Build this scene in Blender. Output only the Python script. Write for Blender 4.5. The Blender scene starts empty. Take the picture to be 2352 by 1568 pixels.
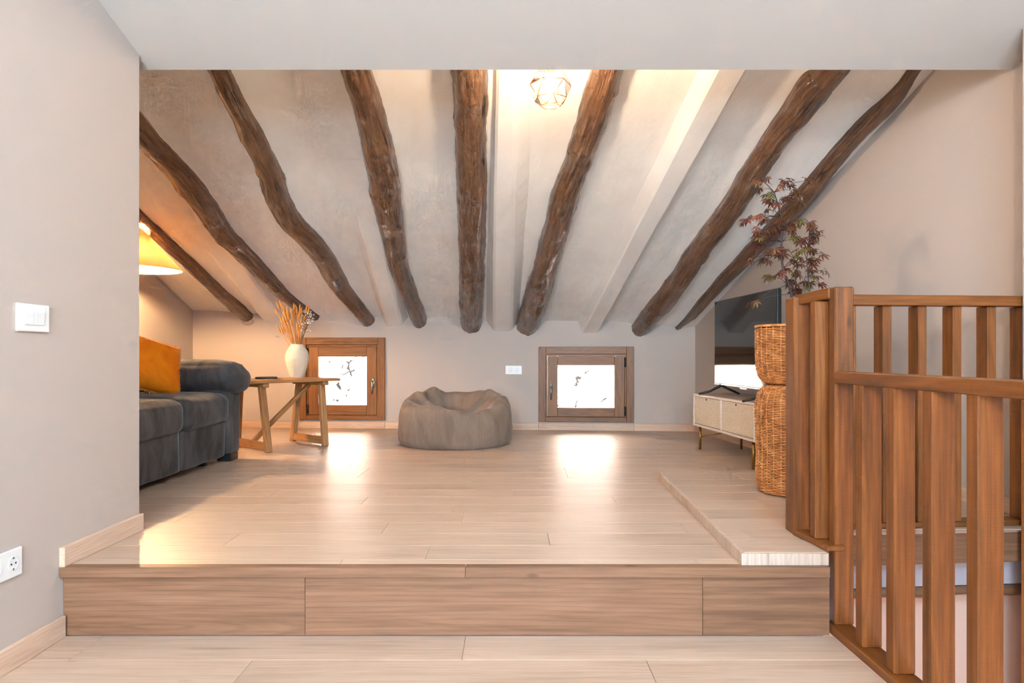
import bpy, bmesh, math, random
from mathutils import Vector, Matrix, noise
random.seed(7)
PI = math.pi
S = bpy.context.scene
COL = S.collection

# ------------------------------------------------------------------ camera
cam_d = bpy.data.cameras.new('camera')
cam = bpy.data.objects.new('camera', cam_d); COL.objects.link(cam)
cam.location = (0, 0, 1.0); cam.rotation_euler = (PI/2, 0, 0)
cam_d.sensor_width = 36.0; cam_d.lens = 24.0
cam_d.shift_y = 31/2352; cam_d.clip_start = 0.02
S.camera = cam

# ------------------------------------------------------------------ world, sun, daylight, exposure
W = bpy.data.worlds.new('sky'); S.world = W; W.use_nodes = True
bg = W.node_tree.nodes['Background']
bg.inputs['Color'].default_value = (0.62, 0.78, 1.0, 1); bg.inputs['Strength'].default_value = 3.0

def light(name, typ, loc, rot, energy, color, **kw):
    d = bpy.data.lights.new(name, typ); d.energy = energy; d.color = color
    for k, v in kw.items(): setattr(d, k, v)
    o = bpy.data.objects.new(name, d); COL.objects.link(o)
    o.location = loc; o.rotation_euler = rot
    return o
light('sun', 'SUN', (0, 0, 9), (math.radians(-32), 0, math.radians(14)), 260.0, (0.92, 0.96, 1.0), angle=0.01)
# daylight from the big window in the wall behind the camera
light('daylight_behind_camera', 'AREA', (-0.4, -3.35, 1.75), (PI/2, 0, 0), 135.0, (0.50, 0.78, 1.0),
      shape='RECTANGLE', size=2.6, size_y=1.9)
# daylight from a skylight in the front ceiling, above and to the right of the camera
sky_o = light('skylight_daylight', 'AREA', (1.2, -0.9, 3.25), (0, 0, 0), 64.0, (0.34, 0.70, 1.0), shape='RECTANGLE', size=1.2, size_y=1.5)
sky_o.rotation_euler = (Vector((-0.9, 1.9, 0.6))-Vector((1.2, -0.9, 3.25))).to_track_quat('-Z', 'Y').to_euler()
# ceiling lamp of the front room, behind the camera
light('front_room_lamp', 'POINT', (-0.8, -2.2, 2.2), (0, 0, 0), 125.0, (1.0, 0.84, 0.68), shadow_soft_size=0.12)
# lamp on the floor below, in the stairwell
light('stairwell_lamp', 'POINT', (1.72, 1.2, -0.9), (0, 0, 0), 9.0, (1.0, 0.74, 0.58), shadow_soft_size=0.15)

vs = S.view_settings
vs.view_transform = 'Standard'; vs.look = 'None'; vs.gamma = 1.0; vs.use_curve_mapping = False
vs.exposure = 1.6
S.display_settings.display_device = 'sRGB'
S.cycles.use_denoising = True
S.cycles.max_bounces = 5; S.cycles.diffuse_bounces = 4; S.cycles.glossy_bounces = 3
S.cycles.use_adaptive_sampling = True; S.cycles.adaptive_threshold = 0.085; S.cycles.adaptive_min_samples = 16
S.cycles.transparent_max_bounces = 10
S.cycles.sample_clamp_indirect = 25.0
S.cycles.caustics_reflective = False; S.cycles.caustics_refractive = False

# ------------------------------------------------------------------ materials
def srgb(r, g, b):
    f = lambda c: (c/255/12.92) if c/255 <= 0.04045 else ((c/255+0.055)/1.055)**2.4
    return (f(r), f(g), f(b), 1.0)

class MT:
    """small helper around one node material"""
    def __init__(s, name):
        s.m = bpy.data.materials.new(name); s.m.use_nodes = True
        s.n = s.m.node_tree.nodes; s.l = s.m.node_tree.links
        s.p = s.n['Principled BSDF']; s.out = s.n['Material Output']
    def node(s, t, **kw):
        nd = s.n.new(t)
        for k, v in kw.items(): setattr(nd, k, v)
        return nd
    def link(s, a, b): s.l.new(a, b)
    def coord(s, kind='Object', scale=(1, 1, 1), rnd=0.0, rot=(0, 0, 0)):
        tc = s.node('ShaderNodeTexCoord')
        mp = s.node('ShaderNodeMapping'); mp.inputs['Scale'].default_value = scale
        mp.inputs['Rotation'].default_value = rot
        src = tc.outputs[kind]
        if rnd:
            oi = s.node('ShaderNodeObjectInfo')
            mu = s.node('ShaderNodeMath', operation='MULTIPLY'); mu.inputs[1].default_value = rnd
            s.link(oi.outputs['Random'], mu.inputs[0])
            ad = s.node('ShaderNodeVectorMath', operation='ADD')
            s.link(src, ad.inputs[0]); s.link(mu.outputs[0], ad.inputs[1]); src = ad.outputs[0]
        s.link(src, mp.inputs['Vector'])
        return mp.outputs['Vector']
    def noise(s, vec, scale=1, detail=4, rough=.55, dist=0):
        t = s.node('ShaderNodeTexNoise')
        t.inputs['Scale'].default_value = scale; t.inputs['Detail'].default_value = detail
        t.inputs['Roughness'].default_value = rough; t.inputs['Distortion'].default_value = dist
        s.link(vec, t.inputs['Vector']); return t.outputs['Fac']
    def ramp(s, fac, stops, interp='LINEAR'):
        r = s.node('ShaderNodeValToRGB'); r.color_ramp.interpolation = interp
        e = r.color_ramp.elements
        while len(e) < len(stops): e.new(0.5)
        for i, (p, c) in enumerate(stops):
            e[i].position = p; e[i].color = c if len(c) == 4 else (*c, 1)
        s.link(fac, r.inputs['Fac']); return r.outputs['Color']
    def math(s, op, a, b=None, clamp=False):
        m = s.node('ShaderNodeMath', operation=op); m.use_clamp = clamp
        for i, v in enumerate((a, b)):
            if v is None: continue
            if isinstance(v, (int, float)): m.inputs[i].default_value = v
            else: s.link(v, m.inputs[i])
        return m.outputs[0]
    def mix(s, fac, a, b, mode='MIX'):
        m = s.node('ShaderNodeMix', data_type='RGBA', blend_type=mode)
        for k, v in ((0, fac), (6, a), (7, b)):
            if isinstance(v, (int, float)): m.inputs[k].default_value = v
            elif isinstance(v, tuple): m.inputs[k].default_value = v
            else: s.link(v, m.inputs[k])
        return m.outputs[2]
    def bump(s, h, strength=.3, dist=.01):
        b = s.node('ShaderNodeBump'); b.inputs['Strength'].default_value = strength
        b.inputs['Distance'].default_value = dist
        s.link(h, b.inputs['Height']); s.link(b.outputs['Normal'], s.p.inputs['Normal'])
    def base(s, c):
        if isinstance(c, tuple): s.p.inputs['Base Color'].default_value = c
        else: s.link(c, s.p.inputs['Base Color'])
        return s
    def rough(s, r):
        if isinstance(r, (int, float)): s.p.inputs['Roughness'].default_value = r
        else: s.link(r, s.p.inputs['Roughness'])
        return s

def wood(name, dark, mid, light_, rough=.45, knots=.6, grain=1.0, bump=.12, var=.16, knot_col=None, saw=0.0, spec=.5, rings_amp=.035, streak_amp=.62, cathedral=.5, cath_axis='Y'):
    """planed wood, grain along local X"""
    t = MT(name)
    v = t.coord('Object', (1, 1, 1), rnd=23.0)
    def mp(sc):
        m = t.node('ShaderNodeMapping'); m.inputs['Scale'].default_value = sc; t.link(v, m.inputs['Vector']); return m.outputs[0]
    big = t.noise(mp((.55, 4.2, 4.2)), 1.6*grain, 3, .5, .4)
    rings = t.math('SINE', t.math('MULTIPLY', big, 70.0))
    streak = t.noise(mp((1.1, 26, 26)), 2.0*grain, 5, .6, .2)
    fine = t.noise(mp((3.2, 120, 120)), 1.5*grain, 3, .7)
    patch = t.noise(mp((.9, 2.2, 2.2)), 1.3, 2)
    f = t.math('ADD', t.math('MULTIPLY', streak, streak_amp), t.math('MULTIPLY', patch, 1-streak_amp))
    f = t.math('ADD', f, t.math('MULTIPLY', rings, rings_amp))
    col = t.ramp(f, [(.30, dark), (.5, mid), (.70, light_)])
    wv_ = t.node('ShaderNodeTexWave', wave_type='RINGS', rings_direction=cath_axis)
    wv_.inputs['Scale'].default_value = 4.6*grain; wv_.inputs['Distortion'].default_value = 5.0
    wv_.inputs['Detail'].default_value = 3.0; wv_.inputs['Detail Scale'].default_value = .9
    v2 = t.coord('Object', (.42, 5.0, 5.0), rnd=.22); t.link(v2, wv_.inputs['Vector'])
    cath = t.math('MULTIPLY', t.math('POWER', wv_.outputs['Fac'], 5.0), t.math('MULTIPLY', patch, cathedral), True)
    col = t.mix(cath, col, dark)
    fd = t.math('MULTIPLY', t.math('SUBTRACT', .54, fine), 1.7, True)
    col = t.mix(fd, col, dark)
    if knots:
        vo = t.node('ShaderNodeTexVoronoi'); vo.inputs['Scale'].default_value = 2.1
        t.link(mp((1.0, 2.6, 2.6)), vo.inputs['Vector'])
        kf = t.math('MULTIPLY', t.math('SUBTRACT', .085, t.math('ADD', vo.outputs['Distance'], t.math('MULTIPLY', fine, .03))), 22*knots, True)
        kc = knot_col or tuple(c*.35 for c in dark[:3]) + (1,)
        col = t.mix(kf, col, kc)
    oi = t.node('ShaderNodeObjectInfo')
    hs = t.node('ShaderNodeHueSaturation')
    t.link(t.math('ADD', t.math('MULTIPLY', oi.outputs['Random'], var), 1-var/2), hs.inputs['Value'])
    t.link(col, hs.inputs['Color'])
    t.base(hs.outputs['Color'])
    t.rough(t.math('ADD', t.math('MULTIPLY', streak, .25), rough-.12))
    h = t.math('ADD', t.math('MULTIPLY', fine, .6), t.math('MULTIPLY', streak, .6))
    if saw:
        wv = t.node('ShaderNodeTexWave', wave_type='BANDS', bands_direction='X')
        wv.inputs['Scale'].default_value = 55; wv.inputs['Distortion'].default_value = 1.5; wv.inputs['Detail'].default_value = 1
        t.link(v, wv.inputs['Vector'])
        h = t.math('ADD', h, t.math('MULTIPLY', wv.outputs['Fac'], saw))
    t.bump(h, bump, .004)
    t.p.inputs['Specular IOR Level'].default_value = spec
    return t.m

def paint(name, c, rough=.75, bump=.08, scale=14, blotch=.04):
    t = MT(name); v = t.coord('Object')
    n = t.noise(v, scale, 5, .6); b = t.noise(v, 1.3, 3)
    c2 = tuple(max(0, x*(1-blotch*2)) for x in c[:3]) + (1,)
    t.base(t.mix(b, c, c2)).rough(rough); t.bump(n, bump, .01)
    return t.m

def plain(name, c, rough=.5, metal=0.0, **kw):
    t = MT(name); v = t.coord('Object')
    n = t.noise(v, 30, 3)
    c2 = tuple(x*.93 for x in c[:3]) + (1,)
    t.base(t.mix(n, c, c2)).rough(rough)
    t.p.inputs['Metallic'].default_value = metal
    for k, x in kw.items(): t.p.inputs[k].default_value = x
    return t.m

def glass(name, tint=(1, 1, 1, 1), refl=1.45):
    t = MT(name)
    tr = t.node('ShaderNodeBsdfTransparent'); tr.inputs['Color'].default_value = tint
    gl = t.node('ShaderNodeBsdfGlossy'); gl.inputs['Roughness'].default_value = .02
    fr = t.node('ShaderNodeFresnel'); fr.inputs['IOR'].default_value = refl
    mx = t.node('ShaderNodeMixShader')
    t.link(fr.outputs[0], mx.inputs[0]); t.link(tr.outputs[0], mx.inputs[1]); t.link(gl.outputs[0], mx.inputs[2])
    t.link(mx.outputs[0], t.out.inputs['Surface'])
    return t.m

def emitter(name, c, strength):
    t = MT(name)
    e = t.node('ShaderNodeEmission'); e.inputs['Color'].default_value = c; e.inputs['Strength'].default_value = strength
    t.link(e.outputs[0], t.out.inputs['Surface'])
    return t.m

M = {}
M['wall'] = paint('taupe_wall_paint', srgb(192, 178, 169), .7, .05, 40, .02)
M['white'] = paint('white_ceiling_paint', srgb(202, 199, 196), .7, .04, 30, .015)
t = MT('rough_white_plaster'); v = t.coord('Object', (1, .45, 1))
n1 = t.noise(v, 3.2, 5, .55, .4); n2 = t.noise(v, 22, 4, .6)
t.base(t.ramp(n1, [(.3, srgb(236, 231, 227)), (.7, srgb(247, 245, 242))])).rough(.62)
t.bump(t.math('ADD', n1, t.math('MULTIPLY', n2, .12)), .32, .03); M['plaster'] = t.m
M['floor'] = wood('light_oak_laminate', srgb(166, 138, 117), srgb(196, 170, 149), srgb(208, 185, 166), .47, .35, 1.0, .05, .07, srgb(112, 84, 64), rings_amp=.015, streak_amp=.62, cathedral=.45, cath_axis='Z')
M['riser'] = wood('warm_oak_board', srgb(98, 68, 49), srgb(134, 95, 69), srgb(150, 110, 84), .5, 1.0, .8, .06, .05, srgb(74, 50, 34), rings_amp=.02, streak_amp=.62, cathedral=.5)
M['skirting'] = wood('pale_oak_skirting', srgb(188, 152, 128), srgb(216, 184, 160), srgb(226, 198, 176), .55, 0, 1.2, .05, .06)
M['slab_edge'] = wood('bleached_slab_edge', srgb(158, 134, 118), srgb(196, 176, 160), srgb(210, 194, 180), .55, 0, 1.0, .05, .05)
M['pine'] = wood('brown_stained_pine', srgb(78, 43, 14), srgb(124, 70, 26), srgb(150, 90, 37), .42, 1.0, .8, .22, .16, srgb(58, 32, 14), saw=.25)
M['winwood'] = wood('window_varnished_wood', srgb(96, 58, 28), srgb(140, 90, 48), srgb(158, 106, 60), .45, .5, 1.1, .08, .10, srgb(66, 38, 18))
M['table'] = wood('old_honey_wood', srgb(128, 84, 46), srgb(176, 126, 78), srgb(196, 146, 96), .5, .7, 1.2, .15, .12, srgb(80, 48, 24))
M['cab'] = wood('whitewashed_oak', srgb(212, 192, 176), srgb(234, 220, 206), srgb(240, 230, 220), .5, 0, 1.2, .04, .05)
M['cabtop'] = wood('cabinet_top_oak', srgb(168, 138, 118), srgb(196, 168, 146), srgb(206, 180, 160), .5, .2, 1.2, .05, .05)

_p = M['floor'].node_tree.nodes['Principled BSDF']
_p.inputs['Coat Weight'].default_value = .35; _p.inputs['Coat Roughness'].default_value = .34
# weathered log: UV in metres, u along the log
t = MT('weathered_log'); v = t.coord('UV', (1, 1, 1), rnd=9.0)
def mp_(tt, vec, sc):
    m = tt.node('ShaderNodeMapping'); m.inputs['Scale'].default_value = sc; tt.link(vec, m.inputs['Vector']); return m.outputs[0]
st = t.noise(mp_(t, v, (2.2, 30, 1)), 1.6, 6, .65, .5)
pa = t.noise(mp_(t, v, (1.6, 3.0, 1)), 2.0, 4, .6, .6)
pit = t.noise(mp_(t, v, (14, 34, 1)), 2.4, 3, .6, .8)
cr = t.noise(mp_(t, v, (1.0, 22, 1)), 1.0, 2, .5, .8)
col = t.ramp(st, [(.28, srgb(46, 27, 15)), (.47, srgb(112, 72, 43)), (.72, srgb(150, 106, 70))])
col = t.mix(t.math('MULTIPLY', t.math('SUBTRACT', pa, .52), 3.0, True), col, srgb(150, 116, 88))
pale_sheen = t.math('MULTIPLY', t.math('SUBTRACT', t.math('ADD', t.math('MULTIPLY', t.noise(mp_(t, v, (2.0, 9.0, 1)), 1.6, 5, .7, .35), .7), t.math('MULTIPLY', st, .3)), .555), 9, True)
col = t.mix(t.math('MULTIPLY', pale_sheen, .55), col, srgb(196, 182, 168))  # whitish varnish sheen painted into the log colour as pale patches
crk = t.math('MULTIPLY', t.math('SUBTRACT', .02, t.math('ABSOLUTE', t.math('SUBTRACT', cr, .5))), 70, True)
crk = t.math('MULTIPLY', crk, t.math('MULTIPLY', t.math('SUBTRACT', t.noise(mp_(t, v, (1.3, 2.2, 1)), 2.3, 2), .52), 9, True))
pits = t.math('MULTIPLY', t.math('SUBTRACT', .345, pit), 16, True)
col = t.mix(t.math('MAXIMUM', crk, pits), col, srgb(30, 17, 9))
at = t.node('ShaderNodeAttribute'); at.attribute_name = 'knot'
col = t.mix(t.math('MULTIPLY', at.outputs['Fac'], .75, True), col, srgb(38, 22, 12))
t.base(col); t.rough(t.math('SUBTRACT', t.math('ADD', t.math('MULTIPLY', st, .3), .30), t.math('MULTIPLY', pale_sheen, .12)))
t.p.inputs['Coat Weight'].default_value = 1.0; t.p.inputs['Coat Roughness'].default_value = .24
hh = t.math('SUBTRACT', t.math('ADD', st, t.math('MULTIPLY', pa, .8)), t.math('MAXIMUM', crk, pits))
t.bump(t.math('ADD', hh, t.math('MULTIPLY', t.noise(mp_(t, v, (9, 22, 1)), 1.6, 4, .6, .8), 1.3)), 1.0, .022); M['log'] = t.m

# velvet
def velvet(name, c1, c2, sheen, tint, sc=7):
    t = MT(name); v = t.coord('Object', (1, 1, .35), rnd=5)
    n = t.noise(v, sc, 4, .6, .8); n2 = t.noise(v, 90, 3)
    t.base(t.ramp(n, [(.32, c1), (.68, c2)])).rough(.75)
    t.p.inputs['Sheen Weight'].default_value = sheen; t.p.inputs['Sheen Roughness'].default_value = .35
    t.p.inputs['Sheen Tint'].default_value = tint
    t.p.inputs['Specular IOR Level'].default_value = .2
    t.bump(t.math('ADD', n, t.math('MULTIPLY', n2, .3)), .2, .01)
    return t.m
M['velvet'] = velvet('charcoal_velvet', srgb(56, 54, 54), srgb(98, 94, 93), .22, (.98, .92, .86, 1))
M['orange'] = velvet('orange_velvet', srgb(230, 116, 6), srgb(250, 150, 22), .25, (1, .7, .35, 1), 5)
M['fringe'] = plain('pale_orange_fringe', srgb(226, 150, 84), .9)
M['cord'] = velvet('taupe_corduroy', srgb(124, 103, 88), srgb(150, 128, 112), .4, (.95, .92, .9, 1), 6)
M['black'] = plain('black_plastic', srgb(18, 18, 19), .4)
M['blackleg'] = plain('dark_lacquered_leg', srgb(40, 36, 34), .35)
M['screen'] = plain('dark_glass_screen', srgb(10, 12, 14), .06)
M['screen'].node_tree.nodes['Principled BSDF'].inputs['Specular IOR Level'].default_value = .9
M['silver'] = plain('silver_trim', srgb(190, 190, 192), .3, .8)
M['brass'] = plain('brass', srgb(168, 124, 58), .3, .9)
M['copper'] = plain('copper_wire', srgb(205, 140, 90), .3, .8)
M['iron'] = plain('dark_iron', srgb(42, 38, 35), .45, .5)
M['steel'] = plain('satin_steel', srgb(150, 150, 148), .35, .8)
M['plastic'] = plain('white_plastic', srgb(236, 236, 236), .25)
M['socketdark'] = plain('mid_grey_plastic', srgb(120, 118, 116), .5)  # plain grey, as on the remote's buttons
M['vase'] = paint('rough_cream_ceramic', srgb(232, 214, 190), .85, .5, 26, .05)
M['wheat'] = plain('dried_grass', srgb(214, 142, 62), .8)
M['sprig'] = plain('dried_sprig_stem', srgb(120, 92, 80), .8)
M['petal'] = plain('white_dried_flower', srgb(238, 226, 224), .8)
M['soil'] = paint('dark_soil', srgb(48, 36, 28), .95, .8, 40, .2)
M['bark'] = plain('maple_bark', srgb(62, 44, 40), .6)
M['shadecloth'] = None
M['pane'] = glass('window_glass')
M['facet'] = glass('lamp_glass', (1, .985, .96, 1), 1.12)
M['bulb'] = emitter('warm_bulb', (1.0, .79, .56, 1), 330.0)
M['lampbulb'] = emitter('floor_lamp_bulb', (1.0, .64, .31, 1), 1250.0)
M['stairwall'] = paint('stairwell_wall_paint', srgb(222, 190, 174), .75, .05, 30, .02)
M['greywall'] = paint('grey_wall_paint', srgb(176, 170, 178), .75, .05, 30, .02)
M['stone_patch'] = paint('painted_stone', srgb(190, 168, 158), .8, .7, 30, .08)

t = MT('wicker'); v = t.coord('Object'); n = t.noise(v, 24, 3)
t.base(t.ramp(n, [(.3, srgb(172, 104, 52)), (.55, srgb(210, 142, 82)), (.8, srgb(228, 168, 110))])).rough(.5)
M['wicker'] = t.m
M['wickdark'] = plain('basket_inside', srgb(96, 52, 24), .8)
t = MT('lamp_shade_linen')
v = t.coord('Object'); n = t.noise(v, 120, 2)
cl = t.mix(n, srgb(206, 160, 104), srgb(222, 180, 126))
d = t.node('ShaderNodeBsdfDiffuse'); tl = t.node('ShaderNodeBsdfTranslucent'); mx = t.node('ShaderNodeMixShader')
t.link(cl, d.inputs['Color']); t.link(cl, tl.inputs['Color']); mx.inputs[0].default_value = .075
t.link(d.outputs[0], mx.inputs[1]); t.link(tl.outputs[0], mx.inputs[2]); t.link(mx.outputs[0], t.out.inputs['Surface'])
M['shadecloth'] = t.m
# woven cane on the cabinet doors
t = MT('woven_cane'); v = t.coord('Object')
def wav(sc, direc):
    w = t.node('ShaderNodeTexWave', wave_type='BANDS', bands_direction=direc)
    w.inputs['Scale'].default_value = sc; w.inputs['Distortion'].default_value = 1.2; w.inputs['Detail'].default_value = 1
    w.inputs['Detail Scale'].default_value = 3.0
    t.link(v, w.inputs['Vector']); return w.outputs['Fac']
wx, wz = wav(26, 'X'), wav(34, 'Z')
n = t.noise(mp_(t, v, (6, 1, 40)), 3, 3); n2 = t.noise(mp_(t, v, (40, 1, 6)), 3, 3)
f = t.math('MULTIPLY', t.math('ADD', wx, wz), .5)
f = t.math('ADD', t.math('MULTIPLY', f, .6), t.math('MULTIPLY', t.math('ADD', n, n2), .25))
t.base(t.ramp(f, [(.25, srgb(164, 136, 106)), (.45, srgb(222, 200, 172)), (.75, srgb(240, 230, 214))])).rough(.7)
t.bump(f, .5, .006); M['cane'] = t.m
# sun-bleached rubble wall outside the windows
t = MT('outdoor_stone'); v = t.coord('Object')
vo = t.node('ShaderNodeTexVoronoi', feature='DISTANCE_TO_EDGE'); vo.inputs['Scale'].default_value = 5.5
nz = t.node('ShaderNodeTexNoise'); nz.inputs['Scale'].default_value = 7; t.link(v, nz.inputs['Vector'])
t.link(t.mix(.12, v, nz.outputs['Color']), vo.inputs['Vector'])
mk = t.math('MULTIPLY', t.math('SUBTRACT', t.noise(v, 5, 3), .49), 9, True)
cf = t.math('MULTIPLY', t.math('MULTIPLY', t.math('SUBTRACT', .06, vo.outputs['Distance']), 60, True), mk)
t.base(t.mix(cf, srgb(232, 226, 216), (.0005, .0005, .0005, 1))).rough(.9); M['stone'] = t.m  # gaps between stones: dark soil, with the shade in them painted in
# maple leaf, red to green per leaf
t = MT('maple_leaf'); oi = t.node('ShaderNodeObjectInfo')
col = t.ramp(oi.outputs['Random'], [(.0, srgb(74, 34, 26)), (.4, srgb(98, 48, 36)), (.72, srgb(116, 66, 42)), (.9, srgb(98, 90, 38)), (1.0, srgb(120, 110, 44))])
t.base(col).rough(.45); t.p.inputs['Transmission Weight'].default_value = 0
M['leaf'] = t.m

# ------------------------------------------------------------------ mesh helpers
def ob(name, bm, m, parent=None, smooth=False, loc=None, rot=None):
    me = bpy.data.meshes.new(name)
    bmesh.ops.recalc_face_normals(bm, faces=bm.faces)
    bm.to_mesh(me); bm.free()
    me.materials.append(M[m] if isinstance(m, str) else m)
    if smooth: me.polygons.foreach_set('use_smooth', [True]*len(me.polygons))
    o = bpy.data.objects.new(name, me); COL.objects.link(o)
    if parent: o.parent = parent
    if loc is not None: o.location = loc
    if rot is not None: o.rotation_euler = rot
    return o
def obm(name, verts, faces, m, parent=None, smooth=False):
    me = bpy.data.meshes.new(name); me.from_pydata(verts, [], faces); me.update()
    me.materials.append(M[m] if isinstance(m, str) else m)
    if smooth: me.polygons.foreach_set('use_smooth', [True]*len(me.polygons))
    o = bpy.data.objects.new(name, me); COL.objects.link(o)
    if parent: o.parent = parent
    return o
def empty(name, loc=(0, 0, 0), rz=0.0):
    o = bpy.data.objects.new(name, None); COL.objects.link(o); o.empty_display_size = .05
    o.location = loc; o.rotation_euler = (0, 0, rz); return o
def tag(o, label, cat, group=None):
    o['label'] = label; o['category'] = cat
    if group: o['group'] = group
    return o
def struct(o, label=None):
    o['kind'] = 'structure'
    if label: o['label'] = label
    return o
def add_box(bm, x0, x1, y0, y1, z0, z1, bev=0.0, seg=1):
    vs_ = [bm.verts.new(p) for p in ((x0,y0,z0),(x1,y0,z0),(x1,y1,z0),(x0,y1,z0),(x0,y0,z1),(x1,y0,z1),(x1,y1,z1),(x0,y1,z1))]
    fs = [bm.faces.new([vs_[i] for i in f]) for f in ((3,2,1,0),(4,5,6,7),(0,1,5,4),(1,2,6,5),(2,3,7,6),(3,0,4,7))]
    if bev:
        es = list({e for f in fs for e in f.edges})
        bmesh.ops.bevel(bm, geom=es, offset=bev, segments=seg, affect='EDGES', profile=.5)
def boxo(name, x0, x1, y0, y1, z0, z1, m, parent=None, bev=.002, seg=1, smooth=False):
    bm = bmesh.new(); add_box(bm, x0, x1, y0, y1, z0, z1, bev, seg); return ob(name, bm, m, parent, smooth)
def board(name, p0, p1, w, h, m, parent=None, up=(0, 0, 1), bev=.003, roll=None):
    """a bar from p0 to p1; local X runs along it, h along 'up', w across"""
    p0 = Vector(p0); p1 = Vector(p1); d = p1-p0; L = d.length; d.normalize()
    u = Vector(up); s = u.cross(d)
    if s.length < 1e-4: s = Vector((0, 1, 0))
    s.normalize(); u = d.cross(s)
    bm = bmesh.new(); add_box(bm, -L/2, L/2, -w/2, w/2, -h/2, h/2, bev)
    o = ob(name, bm, m, parent)
    mt = Matrix((d, s, u)).transposed().to_4x4(); mt.translation = (p0+p1)/2
    o.matrix_local = mt
    return o
def prism(name, pts, z0, z1, m, parent=None):
    bm = bmesh.new()
    a = [bm.verts.new((x, y, z0)) for x, y in pts]; b = [bm.verts.new((x, y, z1)) for x, y in pts]
    n = len(pts); bm.faces.new(a[::-1]); bm.faces.new(b)
    for i in range(n): bm.faces.new((a[i], a[(i+1) % n], b[(i+1) % n], b[i]))
    return ob(name, bm, m, parent)
def add_tube(bm, pts, rad, sides=8, cap=True):
    pts = [Vector(p) for p in pts]; n = len(pts)
    rs = rad if isinstance(rad, (list, tuple)) else [rad]*n
    rings = []; prev = None
    for i, p in enumerate(pts):
        d = (pts[min(i+1, n-1)]-pts[max(i-1, 0)]).normalized()
        if prev is None:
            a = Vector((0, 0, 1)) if abs(d.z) < .9 else Vector((1, 0, 0))
            s = d.cross(a).normalized()
        else:
            s = (prev - d*prev.dot(d)).normalized()
        prev = s; u = d.cross(s)
        rings.append([bm.verts.new(p+(s*math.cos(2*PI*k/sides)+u*math.sin(2*PI*k/sides))*rs[i]) for k in range(sides)])
    for i in range(n-1):
        for k in range(sides):
            bm.faces.new((rings[i][k], rings[i][(k+1) % sides], rings[i+1][(k+1) % sides], rings[i+1][k]))
    if cap:
        bm.faces.new(rings[0][::-1]); bm.faces.new(rings[-1])
def tube(name, pts, rad, m, parent=None, sides=8):
    bm = bmesh.new(); add_tube(bm, pts, rad, sides); return ob(name, bm, m, parent, True)
def add_lathe(bm, prof, n=32, cx=0, cy=0, z0=0, cap=(True, True)):
    rings = [[bm.verts.new((cx+r*math.cos(2*PI*k/n), cy+r*math.sin(2*PI*k/n), z0+z)) for k in range(n)] for r, z in prof]
    for i in range(len(rings)-1):
        for k in range(n): bm.faces.new((rings[i][k], rings[i][(k+1) % n], rings[i+1][(k+1) % n], rings[i+1][k]))
    if cap[0]: bm.faces.new(rings[0][::-1])
    if cap[1]: bm.faces.new(rings[-1])
def lathe(name, prof, m, parent=None, n=32, cap=(True, True), smooth=True):
    bm = bmesh.new(); add_lathe(bm, prof, n, cap=cap); return ob(name, bm, m, parent, smooth)
def puff(name, sx, sy, sz, r, m, parent, loc, crown=(0, 0, 0), cuts=14, wr=.004, wf=6.0, fn=None):
    """upholstered block: rounded box with crowned faces and slight wrinkles"""
    bm = bmesh.new(); bmesh.ops.create_cube(bm, size=2.0)
    bmesh.ops.subdivide_edges(bm, edges=bm.edges[:], cuts=cuts, use_grid_fill=True)
    hx, hy, hz = sx/2, sy/2, sz/2
    for v_ in bm.verts:
        u = v_.co.copy()
        p = Vector((u.x*hx, u.y*hy, u.z*hz))
        c = Vector((max(-hx+r, min(hx-r, p.x)), max(-hy+r, min(hy-r, p.y)), max(-hz+r, min(hz-r, p.z))))
        d = p-c
        if d.length > 1e-6: p = c+d.normalized()*r
        p.x += crown[0]*(1-u.y**2)*(1-u.z**2)*u.x
        p.y += crown[1]*(1-u.x**2)*(1-u.z**2)*u.y
        p.z += crown[2]*(1-u.x**2)*(1-u.y**2)*u.z
        q = (p+Vector(loc))*wf
        p += Vector((noise.noise(q), noise.noise(q+Vector((9, 3, 1))), noise.noise(q+Vector((4, 7, 8)))))*wr
        if fn: p = fn(p, u)
        v_.co = p
    return ob(name, bm, m, parent, True, loc)

# ------------------------------------------------------------------ the shell
ZP, ZS = .25, .297                       # platform and low slab levels
roof_z = lambda x, y: 3.916-.0628*x-.3744*y
sof_z = lambda y: 2.286-.30*(y-2.93)
far_y = lambda x: 6.861-.0784*x
right_x = lambda y: 2.21-.1106*(y-3.05)
YE = 3.017

# floors (planks laid on a deck)
def planks(parent, rows, xlim, z, m='floor', seams=None, L=1.29, th=.012, name='plank'):
    for i, (ya, yb) in enumerate(rows):
        x0, x1 = xlim((ya+yb)/2)
        if seams and i in seams: s = seams[i]
        else: s = x0 - random.uniform(.1, .95)*L
        while s > x0: s -= L
        cuts = [x0]
        s += L
        while s < x1-.04:
            if s > x0+.04: cuts.append(s)
            s += L
        cuts.append(x1)
        for a, b in zip(cuts, cuts[1:]):
            bm = bmesh.new(); hl = (b-a)/2-.0006; hw = (yb-ya)/2-.0005
            add_box(bm, -hl, hl, -hw, hw, -th/2, th/2, .0009)
            o = ob(name, bm, m, parent); o.location = ((a+b)/2, (ya+yb)/2, z-th/2)
floor_f = struct(prism('floor', [(-1.6, -3.5), (1.15, -3.5), (1.15, 2.45), (-1.6, 2.45)], -.12, -.012, 'slab_edge'), 'pale oak laminate floor in front of the step')
planks(floor_f, [(2.43-.19*(k+1), 2.43-.19*k) for k in range(31)], lambda y: (-1.6, 1.143), 0.0, seams={0: -.165, 1: .44, 2: -.7})
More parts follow.
